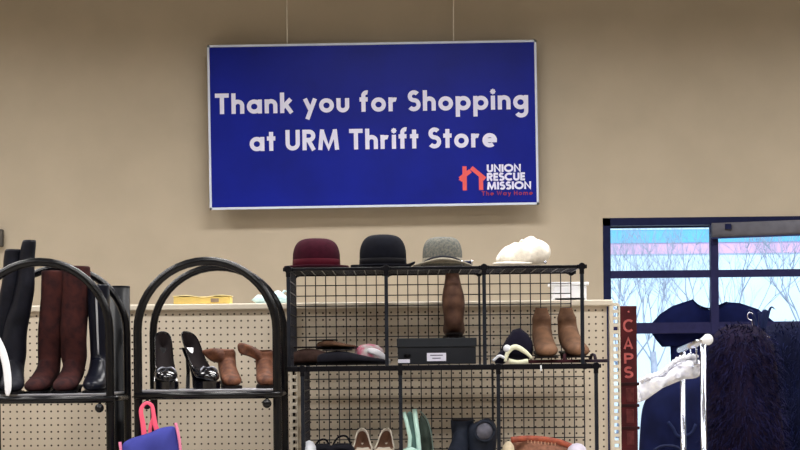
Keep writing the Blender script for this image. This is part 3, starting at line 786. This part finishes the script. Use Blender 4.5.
# cube shelf, lower level
def loX(px, Y=5.8): return W(px, 455, Y).x
for k, (px, py, w) in enumerate(((322, 440.5, .055), (342, 437, .065))):
    x = loX(px); t = thing('strappy_sandal', ('black strappy sandal at the far left of the lower shelf', 'black strappy sandal next to the beige pumps')[k], 'sandal', (x, 5.8, ZL))
    zt3 = W(px, py, 5.80).z-ZL
    st = MB().tube(bez([(-w/2-.004, .02, .02), (-w/2, .03, zt3*.65), (-w*.2, .035, zt3-.002), (w*.25, .035, zt3), (w/2, .03, zt3*.6), (w/2+.004, .02, .02)], 6), .0038, 8)
    st.build('ankle_strap', blkf, t)
    MB().loft([[Vector((ww, y, .01)), Vector((-ww, y, .01)), Vector((-ww, y, 0)), Vector((ww, y, 0))] for y, ww in ((-.12, .012), (-.1, .032), (-.05, .04), (0, .034), (.05, .03), (.06, .012))]).build('sole', blkf, t)
    MB().tube(bez([(-.036, -.05, .01), (-.03, -.05, .045), (.03, -.05, .045), (.036, -.05, .01)], 5), .014, 8, flat=2).build('toe_strap', blkf, t)
    MB().box((0, .03, .03), (w, .03, .06)).build('heel_counter', blkf, t, smooth=False, bevel=.01)
bge = mat('beige_edge', (196, 186, 172), .6, noise=.05); lin2 = mat('brown_insole', (104, 74, 58), .7, noise=.1)
pump('beige_pump', 'beige pump with brown lining, left of the pair', (loX(362), 5.86, ZL), R(2), bge, lin2, bge, .06, .008, topline=bge, narrow=.42, s=.8, slender=False)
pump('beige_pump', 'beige pump with brown lining, beside the mint boots', (loX(386), 5.86, ZL), R(-4), bge, lin2, bge, .06, .008, topline=bge, narrow=.42, s=.8, slender=False)
for nm in ('beige_pump', 'beige_pump.001'): bpy.data.objects[nm].scale = (1.05, .8, .84)
wt_ = thing('white_shoe', 'white shoe toe peeking up at the lower left of the cubes', 'shoe', (loX(309, 5.7), 5.72, ZL))
MB().lathe([(.001, .0), (.02, .0), (.026, .03), (.024, .055), (.014, .072), (.001, .078)], 20, 1, 2, ).build('upper', wh2, wt_)
MB().lathe([(.001, 0), (.027, 0), (.027, .012), (.001, .012)], 20, 1, 2).build('sole', M['white'], wt_)
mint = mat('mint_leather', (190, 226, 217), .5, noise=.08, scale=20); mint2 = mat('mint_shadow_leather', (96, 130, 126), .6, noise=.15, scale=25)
mb_ = thing('mint_boot', 'pale mint tall bootie with light piping, behind the lower shelf post', 'boot', (loX(411), 5.8, ZL))
mo = Vector(mb_.location); Ym = 5.8
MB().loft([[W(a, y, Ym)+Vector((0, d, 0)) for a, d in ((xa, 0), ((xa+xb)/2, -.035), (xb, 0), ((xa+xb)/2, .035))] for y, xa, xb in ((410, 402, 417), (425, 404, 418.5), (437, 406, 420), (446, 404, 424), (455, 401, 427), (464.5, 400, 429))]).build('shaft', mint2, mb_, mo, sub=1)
MB().tube(Ws([(404, 412), (407, 424), (410, 437), (409, 450), (408, 463)], Ym-.035), .0075, 8).build('piping', mint, mb_, mo)
MB().tube(Ws([(414.5, 409), (416, 422), (418, 437), (419, 450), (420, 463)], Ym-.035), .009, 8).build('piping', mint, mb_, mo)
MB().loft([[W(410, 444, Ym)+Vector((sx_*1.0, -.04-k*.02, -.002*k)) for sx_ in (-.02-.008*k, .02+.008*k)]+[W(410, 463, Ym)+Vector((sx_, -.045-k*.02, 0)) for sx_ in (.025+.008*k, -.025-.008*k)] for k in range(4)]).build('toe', mint, mb_, mo, sub=1)
ml = thing('mint_mule', 'dark green shoe with a thin grey green curved edge beside the mint boot', 'shoe', (loX(427), 5.88, ZL))
mo = Vector(ml.location)
MB().pillow(smooth_outline(Ws([(419, 413), (426, 418), (431, 433), (433, 465), (421, 465), (419, 440)], 5.88)), .03).build('upper', mat('grey_green_cloth', (66, 78, 72), .8, noise=.2), ml, mo)
MB().tube(bez(Ws([(420, 411), (426, 418), (430.5, 430), (433, 448), (433.5, 462)], 5.86), 5), .0026, 8).build('edge_trim', mat('grey_green_trim', (128, 148, 142), .6), ml, mo)
slate = mat('slate_leather', (34, 39, 51), .6, noise=.2, scale=30, bump=.3)
boot('slate_bootie', 'dark slate ankle bootie standing left of the one showing its opening', (loX(463), 5.84, ZL), R(-12), .135, slate, blks, hh=.02, top=(.046, .045), ank=(.046, .045), lining=True, s=.9)
s2 = thing('slate_bootie', 'dark slate ankle bootie tipped forward showing its round grey opening', 'bootie', (loX(485), 5.78, ZL)); o2 = Vector(s2.location)
MB().pillow(smooth_outline(Ws([(468, 425), (478, 421), (489, 417), (497, 425), (497, 440), (494, 465), (466, 465), (467, 440)], 5.80)), .07).build('upper', slate, s2, o2)
ce = W(484.5, 431, 5.722)
MB().tube([ce+Vector((0, -.004, 0)), ce+Vector((0, .02, 0))], .034, 24).build('lining', mat('grey_felt', (92, 92, 104), .9, noise=.2, scale=60), s2, o2)
mb = MB(); mb.tube([ce+Vector((.034*math.cos(a), -.005, .036*math.sin(a))) for a in [2*math.pi*k/24 for k in range(25)]], .0045, 8); mb.build('collar', slate, s2, o2)
# rust leather bag/clog and neighbours
rust = mat('rust_leather', (168, 84, 58), .55, c2=(128, 60, 44), scale=50, bump=.3)
rc = thing('woven_handbag', 'rust brown leather handbag lying flat on the lower right shelf', 'bag', (loX(546), 5.82, ZL)); ro = Vector(rc.location)
MB().pillow(smooth_outline(Ws([(512, 437), (530, 437), (555, 439), (575, 446), (582, 455), (580, 465), (514, 465), (510, 450)], 5.82)), .08).build('bag_body', mat('tan_weave', (150, 104, 84), .7, noise=.25, scale=80), rc, ro)
MB().tube(bez(Ws([(511, 440), (526, 438.5), (545, 439.5), (562, 443), (577, 449)], 5.745), 6), [.011]*25, 8, flat=.6).build('handle', rust, rc, ro)
stc = MB()
for k in range(9):
    stc.box(W(528+k*3.4, 441.4+k*.35, 5.733), (.003, .003, .010))
tag(stc.build('stitching', mat('pale_stitch', (214, 160, 128), .7), rc, ro, smooth=False), kind='stuff')
for px, py, m_, lab in ((508.5, 441, mat('cream_suede', (214, 198, 170), .9, noise=.1), 'cream shoe toe at the left end of the rust handbag'), (577, 443, mat('white_satin', (214, 208, 226), .5, noise=.06), 'white shoe toe at the right end of the rust handbag')):
    x = loX(px, 5.7); t = thing('pale_shoe', lab, 'shoe', (x, 5.7, ZL)); hh_ = W(px, py, 5.7).z-ZL
    wid = .024 if px < 520 else .038
    MB().lathe([(.001, 0), (wid*.9, 0), (wid, hh_*.4), (wid*.8, hh_*.75), (wid*.4, hh_*.95), (.001, hh_)], 20, 1, 1.6 if px < 520 else 1).build('upper', m_, t)
    MB().lathe([(.001, 0), (wid*1.05, 0), (wid*1.05, .01), (.001, .01)], 20, 1, 1.5 if px < 520 else 1).build('sole', M['white'], t)

# ---------------------------------------------------------------- purple-blue bag on the rack knob
hbg = thing('drawstring_bag', 'periwinkle blue bag with pink straps hanging from the arched rack', 'bag', W(150, 436, 5.28)); ho = Vector(hbg.location)
peri = mat('periwinkle_cloth', (58, 62, 138), .8, noise=.12, scale=12, bump=.2)
pnk = mat('hot_pink_trim', (238, 92, 122), .6, noise=.06)
MB().pillow(smooth_outline(Ws([(120, 444), (127, 438), (140, 434), (150, 431), (160, 426), (172, 424), (177, 425), (180, 440), (186, 500), (120, 505), (119, 460)], 5.28), 2), .045, center=W(150, 470, 5.28),
    fold=lambda v: .18*math.sin(v.x*60+v.z*25)).build('bag_body', peri, hbg, ho, sub=1)
MB().tube(bez(Ws([(120, 442), (121, 452), (122, 470), (121, 500)], 5.265), 5), .005, 8).build('piping', mat('pale_pink_trim', (224, 130, 165), .6), hbg, ho)
MB().tube(bez(Ws([(175.5, 423), (178, 433), (180.5, 450), (184, 500)], 5.265), 5), .005, 8).build('piping', mat('pale_pink_trim2', (224, 130, 165), .6), hbg, ho)
MB().tube(bez(Ws([(144.5, 437), (143, 424), (141, 411), (143.5, 405), (147.5, 403), (152, 406), (153.5, 414), (155, 424), (157.5, 432)], 5.285), 5), [.0055+.004*abs(k-20)/20 for k in range(41)], 10, flat=.35).build('strap', pnk, hbg, ho)
MB().tube(bez(Ws([(150, 435), (150.5, 426), (154, 416)], 5.29), 5), [.006]*11, 10, flat=.35).build('strap', pnk, hbg, ho)

# white curved hanger end, lower left
hp = thing('plastic_hanger', 'curved white plastic hanger end at the left edge by the boots', 'hanger', W(6, 368, 5.0)); hpo = Vector(hp.location)
MB().tube(bez(Ws([(-60, 338), (-30, 325), (-8, 335), (1, 348), (6, 365), (8, 383), (7.5, 396)], 5.0), 6), [.012]*30+[.0115, .011, .0105, .010, .009, .007, .004], 12, flat=.5).build('hanger_arm', M['white'], hp, hpo)
MB().tube(bez(Ws([(-60, 338), (-62, 322), (-70, 312), (-80, 318)], 5.0), 6), .003, 8).build('hook', M['chrome'], hp, hpo)

# ---------------------------------------------------------------- clothes by the window
navy = mat('navy_cotton', (16, 24, 70), .85, noise=.15, scale=10)
ts = thing('tshirt', 'dark navy T-shirt hung spread out against the window', 'shirt', W(709, 305, YW+.14)); to = Vector(ts.location)
YT = YW+.14
shp = [(692, 299.5), (684, 302), (672, 306), (660, 314), (650, 325), (652, 334), (657, 341), (662, 347), (667, 344), (670, 341), (671, 365), (671, 400), (670, 440), (670, 470),
       (753, 470), (753, 430), (753, 380), (754, 345), (762, 350), (776, 334), (782, 328), (772, 320), (758, 309), (740, 303), (727, 302), (718, 307), (709, 309.5), (700, 307)]
dense = []
for i in range(len(shp)):
    a, b_ = shp[i], shp[(i+1) % len(shp)]
    dense += [(a[0]+(b_[0]-a[0])*k/3, a[1]+(b_[1]-a[1])*k/3) for k in range(3)]
MB().pillow(Ws(dense, YT), .03, center=W(711, 345, YT), back=.5, fold=lambda v: .2*math.sin(v.x*40)).build('shirt_body', navy, ts, to)
MB().tube(bez(Ws([(692, 299.5), (699, 305.5), (709, 308.5), (719, 305.5), (727, 302)], YT-.004), 5), .006, 8).build('collar', mat('navy_rib', (12, 18, 54), .9), ts, to)

# rolled blind on the window head
bl = thing('roller_blind', 'grey rolled-up blind along the top of the right window bay', 'blind', W(713, 231, YW-.02)); blo = Vector(bl.location)
gry = mat('grey_blind_cloth', (98, 98, 108), .8, noise=.1, scale=15)
YB = YW-.04
a = Ws([(712, 223), (712, 238), (905, 231), (905, 216)], YB)
rings = []
for p_top, p_bot in ((a[0], a[1]), (a[3], a[2])):
    c = (p_top+p_bot)/2; hh_ = (p_top-p_bot).length/2
    rings.append([c+Vector((0, .04*math.sin(t), hh_*math.copysign(abs(math.cos(t))**.5, math.cos(t)))) for t in [2*math.pi*k/20 for k in range(20)]])
MB().loft(rings).build('cloth_roll', gry, bl, blo)
MB().box(W(728, 226.5, YB-.045), (.045, .02, .04)).build('bracket', M['frame'], bl, blo, smooth=False)
MB().tube([a[1]+Vector((0, -.01, 0)), a[2]+Vector((0, -.01, 0))], .008, 8).build('bottom_bar', mat('blue_grey_bar', (60, 70, 120), .5), bl, blo)

# chrome rack
N1, N2 = W(703, 341, 6.6), W(680, 350, 7.9)
ck = thing('chrome_rack', 'chrome tube clothes rack with a white ball end by the window', 'clothes rack', (N1.x, 6.6, 0)); cko = Vector(ck.location)
x2 = W(683, 400, 7.9).x
MB().tube([(N1.x, 6.6, .03), (N1.x, 6.6, N1.z)], .0125, 14).build('upright', M['chrome'], ck, cko)
MB().tube([(x2, 7.9, .03), (x2, 7.9, N2.z)], .0125, 14).build('upright', M['chrome'], ck, cko)
MB().tube([N1+(N1-N2)*.03, N2+(N2-N1)*.02], .0145, 14).build('top_tube', M['chrome'], ck, cko)
MB().tube([N1-Vector((0, 0, .09)), N2-Vector((0, 0, .10))], .006, 8).build('lower_rail', M['chrome'], ck, cko)
ball = N1+(N1-N2)*.03+Vector((.012, -.02, .004))
MB().ball(ball, .023).build('ball_end', M['white'], ck, cko)
for k in (.25, .5, .75):
    p = N1.lerp(N2, k); MB().tube([p, p-Vector((0, 0, .09))], .004, 8).build('cross_rod', M['chrome'], ck, cko)
MB().box(((N1.x+x2)/2, 7.25, .02), (.035, 1.3, .03), Matrix.Rotation(math.atan2(-(x2-N1.x), 1.3), 3, 'Z')).build('foot_rail', M['chrome'], ck, cko, smooth=False)
MB().box((N1.x, 6.6, .02), (.5, .035, .03)).build('foot', M['chrome'], ck, cko, smooth=False)
MB().box((x2, 7.9, .02), (.5, .035, .03)).build('foot', M['chrome'], ck, cko, smooth=False)

# white lace top on the rack
lace = mat('white_lace', (244, 246, 252), .9, c2=(226, 228, 242), scale=60, bump=.8)
wg = thing('lace_top', 'white lacy top slung over the chrome rack', 'top', W(672, 380, 7.2)); wo = Vector(wg.location)
MB().pillow(smooth_outline(Ws([(634, 393), (635, 384), (646, 379), (660, 375), (667, 370), (676, 362), (688, 357), (698, 357), (703, 364), (702, 376), (694, 379), (684, 379), (668, 386), (652, 393), (644, 402), (638, 402)], 7.2), 2), .07,
    center=W(672, 377, 7.2), fold=lambda v: .3*math.sin(v.x*70+v.z*30)).build('lace_body', lace, wg, wo, sub=1)
for i_, q in enumerate((((668, 368), (676, 361), (686, 357), (697, 357)), ((672, 371), (682, 365), (692, 362), (701, 364)), ((640, 381), (650, 377), (660, 374), (668, 369)))):
    pth = bez(Ws(q, 7.16), 8)
    pth = [p+Vector((0, .01*math.sin(k*1.7), .006*math.cos(k*2.1))) for k, p in enumerate(pth)]
    MB().tube(pth, .010, 8).build('ruffle', lace, wg, wo)
MB().tube(bez(Ws([(634, 385), (637, 394), (640, 402)], 7.16), 5), .011, 8).build('cuff', lace, wg, wo)

# navy garment behind the rack
ng = thing('navy_jacket', 'dark navy jacket hanging behind the chrome rack below the lace top', 'jacket', W(676, 388, 10.4)); no = Vector(ng.location)
navy2 = mat('dark_navy_wool', (12, 18, 52), .9, noise=.25, scale=8)
MB().pillow(smooth_outline(Ws([(640, 406), (646, 394), (660, 384), (676, 378), (692, 372), (705, 374), (722, 384), (728, 410), (728, 470), (724, 530), (638, 530), (636, 470), (638, 430)], 10.4), 2), .12,
    center=W(682, 440, 10.4), fold=lambda v: .15*math.sin(v.x*35)).build('jacket_body', navy2, ng, no, sub=1)
MB().tube(bez(Ws([(668, 422), (673, 428), (678, 436), (690, 434), (696, 424)], 10.26), 5), .010, 8, flat=.5).build('neckline', mat('blue_grey_piping', (24, 32, 66), .7), ng, no)
MB().tube(bez(Ws([(654, 450), (662, 446), (674, 446), (682, 450)], 10.26), 5), .008, 8).build('trim', mat('greyish_trim', (28, 34, 62), .7), ng, no)

# fuzzy coats
def fur_coat(label, shape, Y, T, c, cm_, fm_, n, seed, ln=.05):
    rnd = random.Random(seed)
    t = thing('fur_coat', label, 'coat', W(*c, Y), group=None); o = Vector(t.location)
    mb = MB().pillow(smooth_outline(Ws(shape, Y), 2), T, center=W(*c, Y), rings=10, fold=lambda v: .25*math.sin(v.x*22+1)+.1*math.sin(v.z*17))
    body = mb.build('coat_body', cm_, t, o)
    fb = MB(); fs = mb.f; vs_ = mb.v; quads = [f for f in fs if len(f) == 4]
    areas = []
    for f in quads:
        areas.append(((vs_[f[0]]-vs_[f[2]]).cross(vs_[f[1]]-vs_[f[3]])).length/2)
    cc_ = W(*c, Y)
    for f in rnd.choices(quads, areas, k=n):
        a_, b2 = rnd.random(), rnd.random()
        p = vs_[f[0]].lerp(vs_[f[1]], a_).lerp(vs_[f[3]].lerp(vs_[f[2]], a_), b2)
        nrm = (vs_[f[1]]-vs_[f[0]]).cross(vs_[f[3]]-vs_[f[0]])
        if nrm.length < 1e-9: continue
        nrm.normalize()
        if nrm.dot(p-cc_) < 0: nrm = -nrm
        d = (nrm+Vector((rnd.uniform(-.7, .7), rnd.uniform(-.5, .5), rnd.uniform(-1.3, .3)))).normalized()
        L = ln*rnd.uniform(.5, 1.2); sd_ = Vector((rnd.uniform(-1, 1), rnd.uniform(-1, 1), rnd.uniform(-.3, .3))).normalized()*.0022
        mid = p+d*L*.55; end = p+d*L+Vector((0, 0, -L*.35))
        fb.add([p-sd_, p+sd_, mid+sd_*.8, mid-sd_*.8, end], [(0, 1, 2, 3), (3, 2, 4)])
    tag(fb.build('fur', fm_, t, o), kind='stuff')
    return t
dk1 = mat('dark_plum_lining', (26, 18, 40), .95, noise=.2); fk1 = mat('dark_plum_fur', (22, 21, 60), .85, c2=(9, 12, 46), scale=6)
dk2 = mat('dark_blue_lining', (14, 18, 44), .95, noise=.2); fk2 = mat('dark_blue_fur', (16, 24, 68), .85, c2=(10, 14, 38), scale=6)
fur_coat('shaggy dark blue fur coat at the right edge', [(757, 336), (766, 326), (780, 322), (800, 321), (840, 330), (865, 360), (880, 470), (890, 620), (752, 620), (750, 400)], 7.9, .17, (810, 450), dk2, fk2, 11000, 4, .04)
fur_coat('shaggy plum black fur coat beside the chrome ball end', [(710, 340), (720, 328), (733, 324), (748, 324), (757, 326), (768, 334), (776, 350), (780, 400), (788, 470), (792, 640), (696, 640), (704, 430), (708, 400), (704, 374), (708, 355)], 6.9, .15, (745, 440), dk1, fk1, 12000, 8, .04)
hg = thing('coat_hanger', 'shiny wire coat hanger hook above the plum black fur coat', 'hanger', W(752, 325, 6.9)); hgo = Vector(hg.location)
MB().tube(bez(Ws([(752, 330), (752, 321), (748.5, 319), (747.5, 315), (750, 312.5), (753, 314)], 6.9), 6), .0022, 8).build('hook', M['chrome'], hg, hgo)
MB().tube(bez(Ws([(735, 338), (745, 331), (752, 328), (760, 331), (770, 338)], 6.9), 6), .003, 8).build('shoulder_wire', M['chrome'], hg, hgo)
rb2 = thing('feather_trim', 'small dark feather tuft standing up behind the coat hanger hook', 'trim', W(759, 322, 7.1)); rbo = Vector(rb2.location)
rnd = random.Random(2)
fmx = mat('blue_black_feather', (24, 34, 70), .6, noise=.2)
for k in range(7):
    px0 = 757+rnd.uniform(0, 8); a = rnd.uniform(-7, 7)
    MB().tube(bez(Ws([(px0, 330), (px0+a*.4, 318), (px0+a, 309+rnd.uniform(-2, 5)), (px0+a*1.7, 311+rnd.uniform(-2, 4))], 7.1), 4), [.006, .0065, .007, .0075, .007, .007, .006, .006, .005, .004, .003, .002, .001], 6).build('plume', fmx, rb2, rbo)
